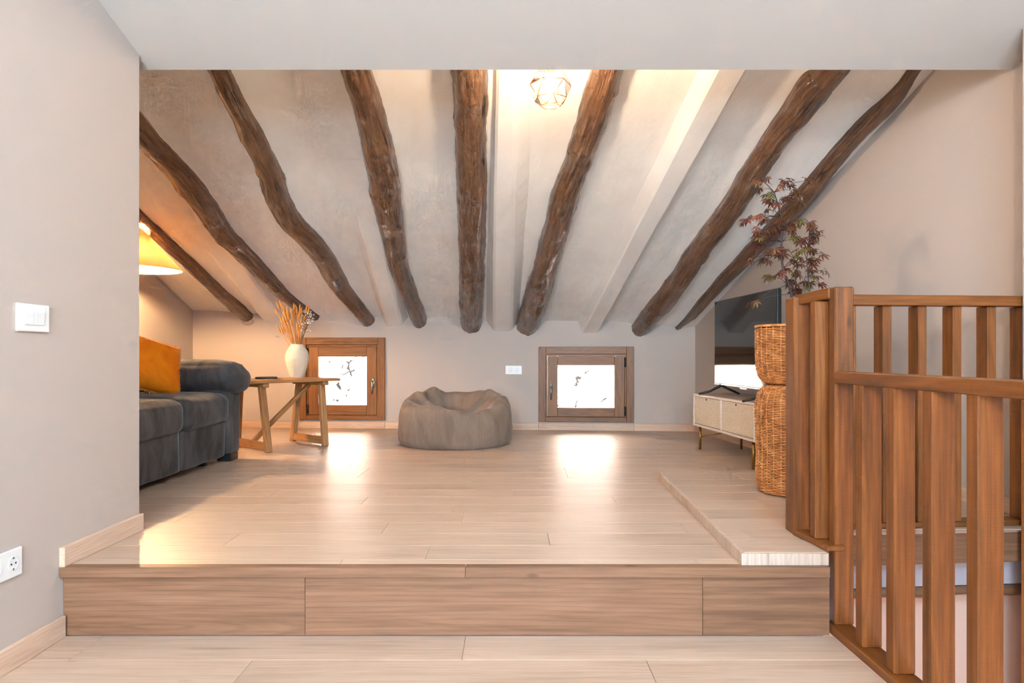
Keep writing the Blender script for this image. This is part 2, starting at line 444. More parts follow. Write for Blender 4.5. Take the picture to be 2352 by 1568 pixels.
floor_p = struct(prism('floor', [(-1.6, 2.45), (1.12, 2.45), (1.09, 2.76), (2.28, 2.85), (1.86, 6.9), (-3.4, 7.2), (-3.4, 2.9), (-1.6, 2.9)], .15, ZP-.012, 'slab_edge'), 'pale oak laminate platform floor under the beams')
rows = [(2.43, 2.505)] + [(2.505+.185*k, 2.505+.185*(k+1)) for k in range(25)]
planks(floor_p, rows, lambda y: (-1.582 if y < 2.95 else -3.33, 1.0 if y < 4.1 else right_x(y)), ZP,
       seams={1: -.32, 2: .15, 3: -.55, 6: .53, 9: -.24})
struct(prism('filler_under_step', [(-1.6, 2.455), (1.118, 2.455), (1.095, 2.74), (-1.6, 2.74)], -.15, .15, 'greywall'))  # unseen filler block, added to stop light leaking in under the riser
# step nosing and riser boards
step = struct(empty('trim_1', (0, 2.43, 0)), 'oak step nosing and riser boards along the platform edge')
for a, b in ((-1.599, -.165), (-.165, 1.124)):
    board('nosing', (a+.0004, 0, ZP-.018), (b-.0004, 0, ZP-.018), .04, .037, 'riser', step, bev=.0012)
for a, b in ((-1.599, -.738), (-.738, .68), (.68, 1.133)):
    board('riser_board', (a+.0006, .012, .1065), (b-.0006, .012, .1065), .016, .211, 'riser', step, bev=.001)
# low slab in front of the plant
slab = struct(prism('floor_slab', [(.826, 2.44), (1.128, 2.44), (1.10, 2.745), (2.24, 2.84), (right_x(4.16)+.01, 4.16), (.892, 4.16)], ZP+.0005, ZS-.003, 'slab_edge'), 'low raised oak slab beside the railing')
def slab_lim(y):
    l = .826+(y-2.44)*(.066/1.72)
    return (l, (1.128-.028*(y-2.44)/.305) if y < 2.76 else right_x(y)-.002)
ys = [2.436, 2.60, 2.755, 2.94, 3.125, 3.31, 3.495, 3.68, 3.865, 4.05, 4.16]
planks(slab, list(zip(ys, ys[1:])), slab_lim, ZS, th=.004)
# edge strips of the slab, grain upright
for k in range(10):
    a = .826+k*.0302; board('edge_strip', (a+.0151, 2.4355, ZP+.001), (a+.0151, 2.4355, ZS-.004), .008, .0302, 'slab_edge', slab, up=(1, 0, 0), bev=.0004)
p0, p1 = Vector((.822, 2.432, 0)), Vector((.888, 4.16, 0))
for k in range(26):
    c = p0.lerp(p1, (k+.5)/26); dd = (p1-p0).normalized()
    board('edge_strip', (c.x, c.y, ZP+.001), (c.x, c.y, ZS-.004), .008, (p1-p0).length/26, 'slab_edge', slab, up=tuple(dd), bev=.0004)

# walls
def wall(name, pts, z0, z1, m='wall', label=None): return struct(prism(name, pts, z0, z1, m), label)
wall('wall_left', [(-1.6, -3.5), (-1.6, 2.93), (-3.5, 2.93), (-3.5, 2.79), (-1.74, 2.79), (-1.74, -3.5)], -.1, 3.0, label='light taupe wall in the left foreground')
wall('wall_left_front_top', [(-1.6, -3.5), (-1.6, 1.0), (-1.74, 1.0), (-1.74, -3.5)], 3.0, 4.4, label='upper part of the left foreground wall')
wall('wall_far_left', [(-3.33, 2.9), (-3.33, 7.3), (-3.5, 7.3), (-3.5, 2.9)], 0, 3.1, label='taupe side wall behind the sofa')
wall('wall_right', [(right_x(2.78), 2.78), (right_x(7.2), 7.2), (right_x(7.2)+.25, 7.2), (2.5, 2.78)], -2.6, 3.3, label='warm taupe wall behind the railing')
wall('wall_right_front', [(2.08, -3.5), (2.08, 2.78), (2.5, 2.78), (2.5, -3.5)], -2.6, 4.5, label='wall on the far side of the stairwell')
wall('wall_behind_camera', [(-1.9, -3.5), (2.6, -3.5), (2.6, -3.65), (-1.9, -3.65)], -2.6, 4.6)
# stairwell
wall('wall_stairwell', [(1.1, 2.80), (2.3, 2.90), (2.3, 2.98), (1.1, 2.88)], .035, .17, 'greywall', 'grey strip of wall under the platform edge')
wall('wall_stairwell_lower', [(1.1, 2.86), (2.3, 2.96), (2.3, 3.1), (1.1, 3.0)], -2.6, .05, 'stairwall', 'pale pink wall of the stairwell below')
wall('wall_stairwell_left', [(1.06, -3.5), (1.10, -3.5), (1.10, 2.9), (1.06, 2.9)], -2.6, -.13, 'stairwall')
struct(prism('floor_stairwell', [(1.0, -3.6), (2.5, -3.6), (2.5, 3.0), (1.0, 3.0)], -2.7, -2.6, 'floor'))
struct(board('trim_2', (1.10, 2.752, .207), (2.24, 2.85, .207), .02, .125, 'riser'), 'oak fascia board under the back railing')
tag(tube('lintel', [(1.06+.13*k, 2.80+.011*k, .012+.004*math.sin(k*2.1)) for k in range(10)], [.022+.003*math.sin(k*1.7) for k in range(10)], 'log', None, 10), 'thin dark wooden lintel above the stairwell opening', 'lintel')

# far wall with the two window holes
AL = math.atan(-.0784); X0 = -3.6
wall_f = empty('wall_back', (X0, far_y(X0), 0), AL); struct(wall_f, 'taupe knee wall with the two small windows')
loc_s = lambda x: (x-X0)/math.cos(AL)
WIN = [dict(x=-1.738, w=.897, z0=.335, z1=1.178, s=(.705, .393, 1.080), g=(.509, .487, .982)),
       dict(x=.737, w=.943, z0=.333, z1=1.082, s=(.768, .377, 1.004), g=(.564, .473, .897))]
holes = []
for w in WIN:
    sc = loc_s(w['x']); hw = w['w']/2-.035
    holes.append((sc-hw, sc+hw, w['z0']+.03, w['z1']-.03))
xs = sorted({0, loc_s(2.3)} | {h[i] for h in holes for i in (0, 1)})
bm = bmesh.new()
for a, b in zip(xs, xs[1:]):
    zc = [-.1, 2.0]; hh_ = [h for h in holes if h[0] <= a+1e-6 and h[1] >= b-1e-6]
    if hh_:
        add_box(bm, a, b, 0, .28, -.1, hh_[0][2]); add_box(bm, a, b, 0, .28, hh_[0][3], 2.0)
    else: add_box(bm, a, b, 0, .28, -.1, 2.0)
ob('wall_panel', bm, 'wall', wall_f)

# roof plaster (undulating, with soft swelling towards the logs)
LOGS = [
 [(-2.917,5.321,2.087,.062),(-2.891,5.536,2.005,.061),(-2.873,5.806,1.903,.061),(-2.846,6.054,1.808,.063),(-2.826,6.344,1.698,.064),(-2.802,6.641,1.584,.069),(-2.774,6.893,1.486,.075),(-2.753,7.093,1.411,.069)],
 [(-2.35,4.286,2.431,.086),(-2.324,4.517,2.344,.085),(-2.295,4.75,2.252,.091),(-2.291,5.069,2.132,.094),(-2.311,5.329,2.037,.09),(-2.295,5.557,1.951,.087),(-2.255,5.91,1.819,.08),(-2.219,6.241,1.695,.075),(-2.183,6.522,1.59,.066),(-2.111,6.809,1.48,.062),(-2.013,7.055,1.387,.045)],
 [(-1.621,3.782,2.583,.06),(-1.633,3.917,2.532,.062),(-1.632,4.163,2.439,.065),(-1.638,4.389,2.351,.077),(-1.656,4.673,2.244,.083),(-1.699,4.978,2.131,.088),(-1.694,5.224,2.037,.092),(-1.628,5.505,1.928,.091),(-1.585,5.822,1.807,.09),(-1.584,6.202,1.666,.085),(-1.537,6.591,1.519,.08),(-1.484,6.945,1.384,.077)],
 [(-.849,3.708,2.555,.082),(-.843,3.883,2.488,.084),(-.843,4.121,2.397,.089),(-.855,4.372,2.3,.101),(-.868,4.623,2.207,.103),(-.902,4.906,2.102,.106),(-.923,5.208,1.993,.096),(-.959,5.633,1.84,.086),(-.972,5.963,1.718,.083),(-.957,6.297,1.594,.076),(-.947,6.7,1.441,.082)],
 [(-.225,3.651,2.533,.095),(-.236,3.908,2.437,.096),(-.251,4.186,2.334,.095),(-.27,4.557,2.194,.102),(-.296,5.036,2.016,.105),(-.329,5.628,1.795,.106),(-.375,6.326,1.536,.11),(-.411,6.842,1.347,.103)],
 [(.503,3.599,2.511,.082),(.484,3.773,2.445,.089),(.455,4.058,2.339,.089),(.412,4.37,2.228,.083),(.365,4.721,2.095,.096),(.33,5.14,1.94,.097),(.279,5.681,1.738,.103),(.227,6.188,1.547,.117),(.166,6.75,1.342,.112)],
 [(1.638,3.508,2.473,.084),(1.603,3.615,2.432,.094),(1.591,3.815,2.36,.087),(1.558,4.028,2.284,.082),(1.538,4.311,2.179,.084),(1.533,4.563,2.084,.085),(1.497,4.898,1.96,.087),(1.443,5.309,1.81,.086),(1.419,5.696,1.665,.092),(1.357,6.199,1.478,.099),(1.273,6.786,1.267,.088)],
 [(2.058,3.495,2.467,.034),(2.063,3.608,2.422,.041),(2.048,3.742,2.369,.055),(2.011,3.903,2.31,.056),(1.978,4.16,2.216,.058),(1.957,4.488,2.092,.066),(1.909,4.863,1.953,.069),(1.854,5.253,1.812,.065),(1.794,5.637,1.673,.061),(1.744,6.0,1.542,.055),(1.703,6.4,1.397,.049),(1.656,6.647,1.312,.036)]]
def log_x(L, y):
    for p, q in zip(L, L[1:]):
        if y <= q[1] or q is L[-1]:
            k = (y-p[1])/(q[1]-p[1]); return p[0]+(q[0]-p[0])*k
    return L[-1][0]
nx, ny = 190, 130
bm = bmesh.new(); grid = []
for j in range(ny+1):
    y = 2.98+(7.25-2.98)*j/ny; row = []
    lx = [log_x(L, y) for L in LOGS]
    for i in range(nx+1):
        x = -3.45+(2.35+3.45)*i/nx
        dmin = min(abs(x-a) for a in lx)
        z = roof_z(x, y) - .028*math.exp(-(dmin/.14)**2) + .012
        z += .016*noise.noise(Vector((x*1.5, y*.9, 3))) + .006*noise.noise(Vector((x*5, y*2.6, 7))) + .0022*noise.noise(Vector((x*17, y*9, 1)))
        row.append(bm.verts.new((x, y, z)))
    grid.append(row)
for j in range(ny):
    for i in range(nx): bm.faces.new((grid[j][i], grid[j][i+1], grid[j+1][i+1], grid[j+1][i]))
ceil = struct(ob('ceiling', bm, 'plaster', None, True), 'sloping white plaster ceiling between the log beams')
# plastered square rafters (children of the ceiling): far -> near, bottom face left/right edges and drop below the plaster
def rafter(sections):
    bm = bmesh.new(); rings = []
    N = 26
    def lerp(k):
        f = k*(len(sections)-1); i = min(int(f), len(sections)-2); g = f-i
        return [a+(b-a)*g for a, b in zip(sections[i], sections[i+1])]
    for k in range(N+1):
        y, xl, xr, sl, sr, d = lerp(k/N)
        w = .004*noise.noise(Vector((xl*2, y*4, 0)))
        zt = lambda x: roof_z(x, y)+.07
        zb = roof_z((xl+xr)/2, y)-d+w
        r = min(.012, d*.3)
        rings.append([bm.verts.new(c) for c in ((xl-sl, y, zt(xl)), (xl-sl*.12+w, y, zb+r), (xl+r*.7, y, zb), (xr-r*.7, y, zb), (xr+sr*.12+w, y, zb+r), (xr+sr, y, zt(xr)))])
    for a, b in zip(rings, rings[1:]):
        for i in range(5): bm.faces.new((a[i], a[i+1], b[i+1], b[i]))
    ob('plastered_rafter', bm, 'plaster', ceil, False)
rafter([(7.1, -.178, -.012, .14, .12, .115), (6.0, -.155, .0, .11, .14, .10), (4.8, -.12, .0, .07, .2, .07), (3.0, -.05, .03, .06, .3, .03)])
rafter([(7.1, .672, .826, .06, .08, .10), (5.2, .87, 1.01, .06, .07, .10), (3.0, 1.092, 1.24, .06, .06, .10)])
rafter([(7.15, -1.275, -1.138, .10, .12, .10), (6.3, -1.222, -1.088, .12, .13, .075), (5.6, -1.18, -1.06, .16, .16, .025), (5.0, -1.15, -1.05, .18, .18, -.03)])
rafter([(7.2, -2.555, -2.37, .10, .10, .085), (6.4, -2.56, -2.38, .15, .15, .05), (5.7, -2.57, -2.42, .18, .18, -.03)])
# front ceiling: sloping white slab whose back edge hides the top of the roof
bm = bmesh.new()
prof = [(-3.6, sof_z(-3.6)), (YE, sof_z(YE)), (YE, 2.9), (-3.6, 5.0)]
a = [bm.verts.new((-3.5, y, z)) for y, z in prof]; b = [bm.verts.new((2.6, y, z)) for y, z in prof]
bm.faces.new(a); bm.faces.new(b[::-1])
for i in range(4): bm.faces.new((a[i], a[(i+1) % 4], b[(i+1) % 4], b[i]))
struct(ob('ceiling_front', bm, 'white'), 'smooth white sloping ceiling across the top of the view')

# skirting boards
def skirt(name, pts, z, h=.07, th=.016, label=None, flip=1):
    r = struct(empty(name, (pts[0][0], pts[0][1], z)), label)
    for p, q in zip(pts, pts[1:]):
        d = Vector((q[0]-p[0], q[1]-p[1], 0)); n_ = Vector((-d.y, d.x, 0)).normalized()*flip*th/2
        o = Vector((pts[0][0], pts[0][1], 0))
        A = Vector((p[0], p[1], h/2))+n_-o+d.normalized()*.0006; B = Vector((q[0], q[1], h/2))+n_-o-d.normalized()*.0006
        board('skirting_board', A, B, th, h, 'skirting', r, bev=.0015)
    return r
skirt('baseboard_left', [(-1.6, 2.41), (-1.6, 2.93)], ZP, label='oak skirting board on the platform end of the left wall', flip=-1, th=.02)
skirt('baseboard_left_front', [(-1.6, -1.0), (-1.6, 2.425)], 0, h=.076, label='oak skirting board along the left front wall', flip=-1)
bx = [-3.33, -2.19, -1.738-.448, -1.738+.448, .737-.472, .737+.472, 1.79]
skirt('baseboard_back', [(x, far_y(x)) for x in (-3.33, -2.186, -1.29, .265, 1.209, 1.80)], ZP, label='oak skirting boards below the windows', flip=-1)
skirt('baseboard_right', [(right_x(2.86), 2.86), (right_x(4.16), 4.16)], ZS, label='oak skirting on the right wall above the slab', flip=1)
skirt('baseboard_right_back', [(right_x(4.17), 4.17), (right_x(6.7), 6.7)], ZP, label='oak skirting on the right wall behind the cabinet', flip=1)

# outside
struct(prism('wall_outside', [(-5, 8.25), (4, 7.9), (4, 8.2), (-5, 8.5)], -1.0, 2.6, 'stone'), 'sunlit pale stone wall seen through the windows')
struct(prism('ground_outside', [(-5, 7.2), (4, 7.2), (4, 8.3), (-5, 8.4)], -1.1, -1.0, 'stone'))

# ------------------------------------------------------------------ windows
def window(name, w, hinge, label):
    r = struct(empty(name, (w['x'], far_y(w['x']), 0), AL), label)
    hw = w['w']/2; z0, z1 = w['z0'], w['z1']; sw = w['s'][0]/2; s0, s1 = w['s'][1:]; gw = w['g'][0]/2; g0, g1 = w['g'][1:]
    fw = .072; ya, yb = -.022, .03; yc = (ya+yb)/2
    for s in (-1, 1): board('frame_stile', (s*(hw-fw/2), yc, z0), (s*(hw-fw/2), yc, z1), yb-ya, fw, 'winwood', r, up=(1, 0, 0))
    board('frame_rail', (-hw+fw, yc, z1-fw/2), (hw-fw, yc, z1-fw/2), yb-ya, fw, 'winwood', r)
    bh = .05
    board('frame_rail', (-hw+fw, yc, z0+bh/2), (hw-fw, yc, z0+bh/2), yb-ya, bh, 'winwood', r)
    # fixed inner rebate
    iw = hw-fw; y2 = .032
    rb = .016
    for s in (-1, 1): board('rebate', (s*(iw-rb/2), y2, z0+bh), (s*(iw-rb/2), y2, z1-fw), .07, rb, 'winwood', r, up=(1, 0, 0), bev=.001)
    board('rebate', (-iw+rb, y2, z1-fw-.011), (iw-rb, y2, z1-fw-.011), .07, .022, 'winwood', r, bev=.001)
    # sash
    sash = empty('sash'); sash.parent = r
    sx = iw-rb-.002; sb, stp = z0+bh+.0005, z1-fw-.0222
    yd = .022; t2 = .052
    for s in (-1, 1): board('stile', (s*(sx+gw)/2, yd, sb), (s*(sx+gw)/2, yd, stp), t2, sx-gw, 'winwood', sash, up=(1, 0, 0), bev=.004)
    board('rail', (-gw, yd, (g1+stp)/2), (gw, yd, (g1+stp)/2), t2, stp-g1, 'winwood', sash, bev=.004)
    board('rail', (-gw, yd, (g0+sb)/2), (gw, yd, (g0+sb)/2), t2, g0-sb, 'winwood', sash, bev=.004)
    boxo('pane', -gw-.004, gw+.004, .018, .024, g0-.004, g1+.004, 'pane', sash, 0)
    hx = -hinge*(sx-.035); hz = (g0+g1)/2-.03
    bm = bmesh.new(); add_box(bm, hx-.013, hx+.013, -.012, -.003, hz-.035, hz+.055, .003)
    add_tube(bm, [(hx, -.008, hz+.03), (hx, -.04, hz+.03), (hx, -.047, hz+.02), (hx, -.05, hz-.03), (hx, -.046, hz-.10)], [.008, .008, .009, .009, .006], 8)
    ob('handle', bm, 'steel', sash, True)
    for z in (stp-.06, sb+.06):
        tube('hinge', [(hinge*(sx+.004), -.012, z-.045), (hinge*(sx+.004), -.012, z+.045)], .009, 'iron', r, 10)
    return r
window('window_1', WIN[0], -1, 'square wooden window behind the trestle table')
window('window_2', WIN[1], 1, 'wooden window to the right of the beanbag')

# ------------------------------------------------------------------ log beams
LOGLAB = ['thin log beam nearest the lamp shade, leftmost of all', 'pitted log beam just right of the lamp shade, above the sofa',
          'winding log beam ending above the left window', 'knotty log beam with a large knot, left of the straight one',
          'straight log beam above the beanbag, left of the pendant lamp', 'log beam just right of the pendant lamp, glowing orange at top',
          'thick slanting log beam to the right of the plastered rafters', 'slim log beam along the right wall behind the maple']
KN = {3: [(.62, -1.5, .05)], 6: [(.35, -1.8, .05)], 1: [(1.0, -1.2, .035)], 2: [(1.0, .2, .04), (.9, -2.4, .03)]}
def make_log(idx, L):
    rnd = random.Random(40+idx)
    P = [Vector(p[:3]) for p in L]; R = [p[3] for p in L]
    d0 = (P[0]-P[1]).normalized(); d0 = (d0+Vector((0, -.9363, .3505))).normalized()
    ext = max(.1, (P[0].y-3.03)/.94) if idx > 1 else 1.1
    P.insert(0, P[0]+d0*ext); R.insert(0, R[0]*1.03)
    d1 = Vector((P[-1].x-P[-2].x, P[-1].y-P[-2].y, P[-1].z-P[-2].z)).normalized()
    P.append(P[-1]+d1*.28); R.append(R[-1]*.95)
    cum = [0]
    for a, b in zip(P, P[1:]): cum.append(cum[-1]+(b-a).length)
    T = cum[-1]; n = int(T/.011); m = 44
    def cr(vals, f):
        i = max(0, min(len(cum)-2, next((k for k in range(len(cum)-1) if cum[k+1] >= f), len(cum)-2)))
        g = (f-cum[i])/(cum[i+1]-cum[i])
        p = [vals[max(0, min(len(vals)-1, i+k))] for k in (-1, 0, 1, 2)]
        return .5*((2*p[1])+(p[2]-p[0])*g+(2*p[0]-5*p[1]+4*p[2]-p[3])*g*g+(3*p[1]-p[0]-3*p[2]+p[3])*g**3)
    knots = [(s, a, rnd.uniform(.022, .045)) for s, a, _ in [(rnd.uniform(.2, T-.2), rnd.uniform(-PI, 0), 0) for _ in range(int(T*2.0))]]
    big = [(ext+s, a, h) for s, a, h in KN.get(idx, [])]
    verts, faces, uv, kn = [], [], [], []
    up = Vector((0, .35, .936))
    for i in range(n+1):
        s = T*i/n; c = cr(P, s); r = cr(R, s)
        d = (cr(P, min(T, s+.03))-cr(P, max(0, s-.03))).normalized()
        e = d.cross(up).normalized(); u = e.cross(d)
        for k in range(m):
            a = 2*PI*k/m+PI/2
            dirv = e*math.cos(a)+u*math.sin(a)
            q = Vector((math.cos(a)*1.1, math.sin(a)*1.1, s*4.0+idx*17))
            f = 1+.10*noise.noise(q)+.06*noise.noise(Vector((math.cos(a)*3, math.sin(a)*3, s*3+idx*5)))
            f += .055*noise.noise(Vector((math.cos(a)*5, math.sin(a)*5, s*9+idx*3)))+.028*noise.noise(Vector((math.cos(a)*16, math.sin(a)*16, s*22+idx)))
            kv = 0
            for ks, ka, kr in knots:
                da = (a-ka+PI) % (2*PI)-PI
                dd = ((s-ks)**2+(da*r)**2)/kr**2
                if dd < 9:
                    f += .13*math.exp(-dd*.5)-.12*math.exp(-dd*7); kv = max(kv, .9*math.exp(-dd*9))
            for ks, ka, kr in big:
                da = (a-ka+PI) % (2*PI)-PI
                dd = ((s-ks)**2+(da*r)**2)/kr**2
                if dd < 9: f += .2*math.exp(-dd)-.1*math.exp(-dd*6); kv = max(kv, .8*math.exp(-dd*4))
            verts.append(c+dirv*r*f); kn.append(kv)
    for i in range(n):
        for k in range(m):
            faces.append((i*m+k, i*m+(k+1) % m, (i+1)*m+(k+1) % m, (i+1)*m+k))
            uv.append((i, k, 0)); 
    faces.append(tuple(range(m))[::-1]); faces.append(tuple(n*m+k for k in range(m)))
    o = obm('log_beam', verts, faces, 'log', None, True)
    me = o.data
    ul = me.uv_layers.new(name='UVMap'); ds = T/n; da = 2*PI*.085/m
    dat = []
    for i in range(n):
        for k in range(m): dat += [i*ds, k*da, i*ds, (k+1)*da, (i+1)*ds, (k+1)*da, (i+1)*ds, k*da]
    dat += [0.0]*(2*m*2)
    ul.data.foreach_set('uv', dat)
    at_ = me.attributes.new('knot', 'FLOAT', 'POINT'); at_.data.foreach_set('value', kn)
    tag(o, LOGLAB[idx], 'beam', 'log beams of the sloping roof')
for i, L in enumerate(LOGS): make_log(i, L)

# ------------------------------------------------------------------ railings
ZN = 1.245
def post(name, x0, x1, y0, y1, z0, z1, parent):
    o = parent.location
    return board(name, ((x0+x1)/2-o.x, (y0+y1)/2-o.y, z0-o.z), ((x0+x1)/2-o.x, (y0+y1)/2-o.y, z1-o.z), y1-y0, x1-x0, 'pine', parent, up=(1, 0, 0), bev=.004)
ru = tag(empty('stair_railing', (1.12, 2.75, ZS)), 'higher brown wooden railing around the back of the stairwell, on the platform', 'railing', 'stair railings')
rl = tag(empty('stair_railing', (1.19, 1.5, 0)), 'lower brown wooden railing in the right foreground, on the front floor', 'railing', 'stair railings')
# newel between the two
post('newel_post', 1.159, 1.228, 2.45, 2.498, .03, ZN, ru)
def rb(name, a, b, w, h, par, **k):
    o = par.location; return board(name, Vector(a)-o, Vector(b)-o, w, h, 'pine', par, **k)
# short side A
post('corner_post', 1.103, 1.165, 2.672, 2.755, ZS, 1.228, ru)
post('baluster', 1.124, 1.190, 2.53, 2.578, ZS+.02, 1.20, ru)
rb('top_rail', (1.150, 2.70, 1.216), (1.185, 2.49, 1.226), .066, .04, ru)
rb('bottom_rail', (1.128, 2.672, ZS+.011), (1.160, 2.44, ZS+.011), .066, .02, ru)
# long back side B
B0, B1 = Vector((1.165, 2.765, 0)), Vector((2.22, 2.862, 0))
rb('top_rail', (B0.x, B0.y-.02, 1.221), (B1.x, B1.y-.02, 1.221), .07, .042, ru)
rb('bottom_rail', (B0.x, B0.y, ZS+.011), (B1.x, B1.y, ZS+.011), .075, .022, ru)
bd = (B1-B0).normalized()
for k in range(7):
    x = 1.518+.151*(k-2)
    y = B0.y+(x-B0.x)*bd.y/bd.x
    board('baluster', Vector((x, y, ZS+.022))-ru.location, Vector((x, y, 1.20))-ru.location, .072, .036, 'pine', ru, up=(1, 0, 0), bev=.003)
# lower railing C along the front floor
for k in range(8):
    y = 2.2575-.187*k
    post('baluster', 1.159, 1.225, y, y+.048, .03, .905, rl)
rb('top_rail', (1.192, 2.452, .920), (1.192, .75, .920), .072, .042, rl)
rb('bottom_rail', (1.183, 2.50, .0155), (1.183, .75, .0155), .084, .031, rl)

# ------------------------------------------------------------------ sofa
sofa = tag(empty('sofa', (-2.5, 4.15, ZP)), 'charcoal grey velvet two-seat sofa against the left side', 'sofa')
def sp(name, x0, x1, y0, y1, z0, z1, r, m='velvet', **k):
    o = sofa.location
    return puff(name, x1-x0, y1-y0, z1-z0, r, m, sofa, ((x0+x1)/2-o.x, (y0+y1)/2-o.y, (z0+z1)/2-o.z), **k)
sp('base_panel', -2.9, -2.012, 4.155, 4.80, .285, .545, .02, wr=.006, wf=5)
sp('base_panel', -2.9, -2.012, 3.50, 4.15, .285, .545, .02, wr=.006, wf=5)
sp('seat_cushion', -2.85, -1.975, 4.15, 4.815, .52, .735, .065, crown=(.015, 0, .02), wr=.007, wf=4)
sp('seat_cushion', -2.85, -1.975, 3.485, 4.15, .52, .735, .065, crown=(.015, 0, .02), wr=.007, wf=4)
for (y0, y1) in ((4.81, 4.985), (3.315, 3.49)):
    sp('arm_base', -2.95, -1.985, y0, y1, .30, .79, .02, wr=.003)
    def curl(p, u):
        # pillow end folds down over the front
        k = max(0, (u.x-.6)/.4); p.z -= .035*k*k; p.y += 0
        return p
    sp('arm_pillow', -2.9, -1.905, y0-.055, y1+.045, .745, .955, .095, crown=(.01, .012, .015), wr=.010, wf=7, fn=curl, cuts=18)
sp('backrest', -3.18, -2.86, 3.33, 4.98, .30, 1.02, .08, crown=(.02, 0, .01), wr=.008)
for (y0, y1) in ((3.5, 4.15), (4.15, 4.8)): sp('back_cushion', -2.92, -2.70, y0+.01, y1-.01, .72, 1.08, .08, crown=(.03, 0, .01), wr=.01)
for x in (-2.055, -2.9):
    for y in (3.36, 4.80+.02):
        bm = bmesh.new(); add_box(bm, x-.03, x+.07, y, y+.13, ZP, .305, .004); o = ob('leg', bm, 'blackleg', sofa); o.location = -sofa.location
bm = bmesh.new(); add_box(bm, -2.12, -2.07, 4.6, 4.64, ZP, .30, .003); o = ob('leg', bm, 'blackleg', sofa); o.location = -sofa.location

# orange cushion
def pillow_mesh(w, h, T, N=40):
    bm = bmesh.new(); g = [[], []]
    for s in (0, 1):
        for j in range(N+1):
            row = []
            for i in range(N+1):
                u, v_ = 2*i/N-1, 2*j/N-1
                pin = 1-.05*(1-v_*v_)*abs(u)**3; pin2 = 1-.06*(1-u*u)*abs(v_)**3
                th = T*((1-u**4)*(1-v_**4))**.6*(1 if s else -1)
                x, y = u*w/2*pin, v_*h/2*pin2
                th += (.006*noise.noise(Vector((x*9, y*9, s*5)))) * (1-u*u)*(1-v_*v_)
                row.append(bm.verts.new((x, y, th)))
            g[s].append(row)
    for s in (0, 1):
        for j in range(N):
            for i in range(N): bm.faces.new((g[s][j][i], g[s][j][i+1], g[s][j+1][i+1], g[s][j+1][i]))
    bmesh.ops.remove_doubles(bm, verts=bm.verts, dist=.0004)
    return bm
cush = tag(ob('cushion', pillow_mesh(.54, .40, .09), 'orange', None, True), 'bright orange velvet cushion with a frayed edge, lying on the sofa', 'cushion')
nrm = Vector((.80, -.42, .43)).normalized()
ex = Vector((.35, .80, -.34)); ex = (ex-nrm*ex.dot(nrm)).normalized(); ey = nrm.cross(ex)
mt = Matrix((ex, ey, nrm)).transposed().to_4x4(); mt.translation = Vector((-2.44, 4.50, .945)); cush.matrix_world = mt
bm = bmesh.new(); rf = random.Random(3)
for side in range(4):
    nT = 90 if side < 2 else 62
    for k in range(nT):
        u = 2*(k+.5)/nT-1
        if side < 2:
            sg = 1 if side else -1
            p = Vector((u*.27, sg*.20*(1-.06*(1-u*u)), 0)); out = Vector((0, sg, 0))
        else:
            sg = 1 if side == 2 else -1
            p = Vector((sg*.27*(1-.05*(1-u*u)), u*.20, 0)); out = Vector((sg, 0, 0))
        j = Vector((rf.uniform(-.4, .4), rf.uniform(-.4, .4), rf.uniform(-.6, .6)))
        add_tube(bm, [p-out*.004, p+(out+j*.5)*.006, p+(out+j)*.012], [.0022, .002, .0011], 4)
fr = ob('fringe', bm, 'fringe', cush)

# ------------------------------------------------------------------ floor lamp behind the sofa arm
lamp = tag(empty('floor_lamp', (-2.975, 5.42, ZP)), 'floor lamp with a glowing conical linen shade in the left corner', 'lamp')
lathe('base', [(.0, 0), (.13, 0), (.13, .012), (.12, .02), (.02, .025), (.0, .025)], 'iron', lamp, cap=(False, False))
tube('pole', [(0, 0, .02), (0, 0, 1.66-.25+.25)], .011, 'iron', lamp, 12)
zb, zt_ = 1.678-ZP, 1.955-ZP
bm = bmesh.new(); n = 64
add_lathe(bm, [(.325, zb), (.0835, zt_)], n, cap=(False, False)); bmesh.ops.solidify(bm, geom=bm.faces[:], thickness=.002)
sh = ob('shade', bm, 'shadecloth', lamp, True)
tube('shade_ring', [(.325*math.cos(a), .325*math.sin(a), zb) for a in [2*PI*k/48 for k in range(49)]], .003, 'vase', lamp, 6)
lathe('bulb', [(.0, -.045), (.014, -.04), (.03, -.01), (.03, .01), (.018, .04), (.0, .045)], 'lampbulb', lamp, 20, (False, False)).location = (0, 0, zb+.10)

# ------------------------------------------------------------------ pendant lamp
pend = tag(empty('pendant_lamp', (.181, 3.2, 2.27)), 'lit geometric pendant lamp with copper wire cage hanging under the roof', 'pendant lamp')
ZT = roof_z(.181, 3.2)-2.27
rA = [(.097*math.cos(a), .097*math.sin(a), .012*(-1)**k*0-.005) for k, a in enumerate([2*PI*(k+.1)/6 for k in range(6)])]
rB = [(.078*math.cos(a), .078*math.sin(a), -.072) for a in [2*PI*(k+.6)/6 for k in range(6)]]
rC = [(.045*math.cos(a), .045*math.sin(a), -.103) for a in [2*PI*(k+.1)/6 for k in range(6)]]
rT = [(.03*math.cos(a), .03*math.sin(a), .115) for a in [2*PI*(k+.1)/6 for k in range(6)]]
bm = bmesh.new()
E_ = []
for k in range(6):
    k2 = (k+1) % 6
    E_ += [(rT[k], rT[k2]), (rT[k], rA[k]), (rA[k], rA[k2]), (rA[k], rB[k]), (rB[k], rA[k2]), (rB[k], rB[k2]), (rB[k], rC[k]), (rB[k], rC[k2]), (rC[k], rC[k2])]
for a, b in E_: add_tube(bm, [a, b], .0018, 6)
ob('wire_cage', bm, 'copper', pend, True)
F_ = []
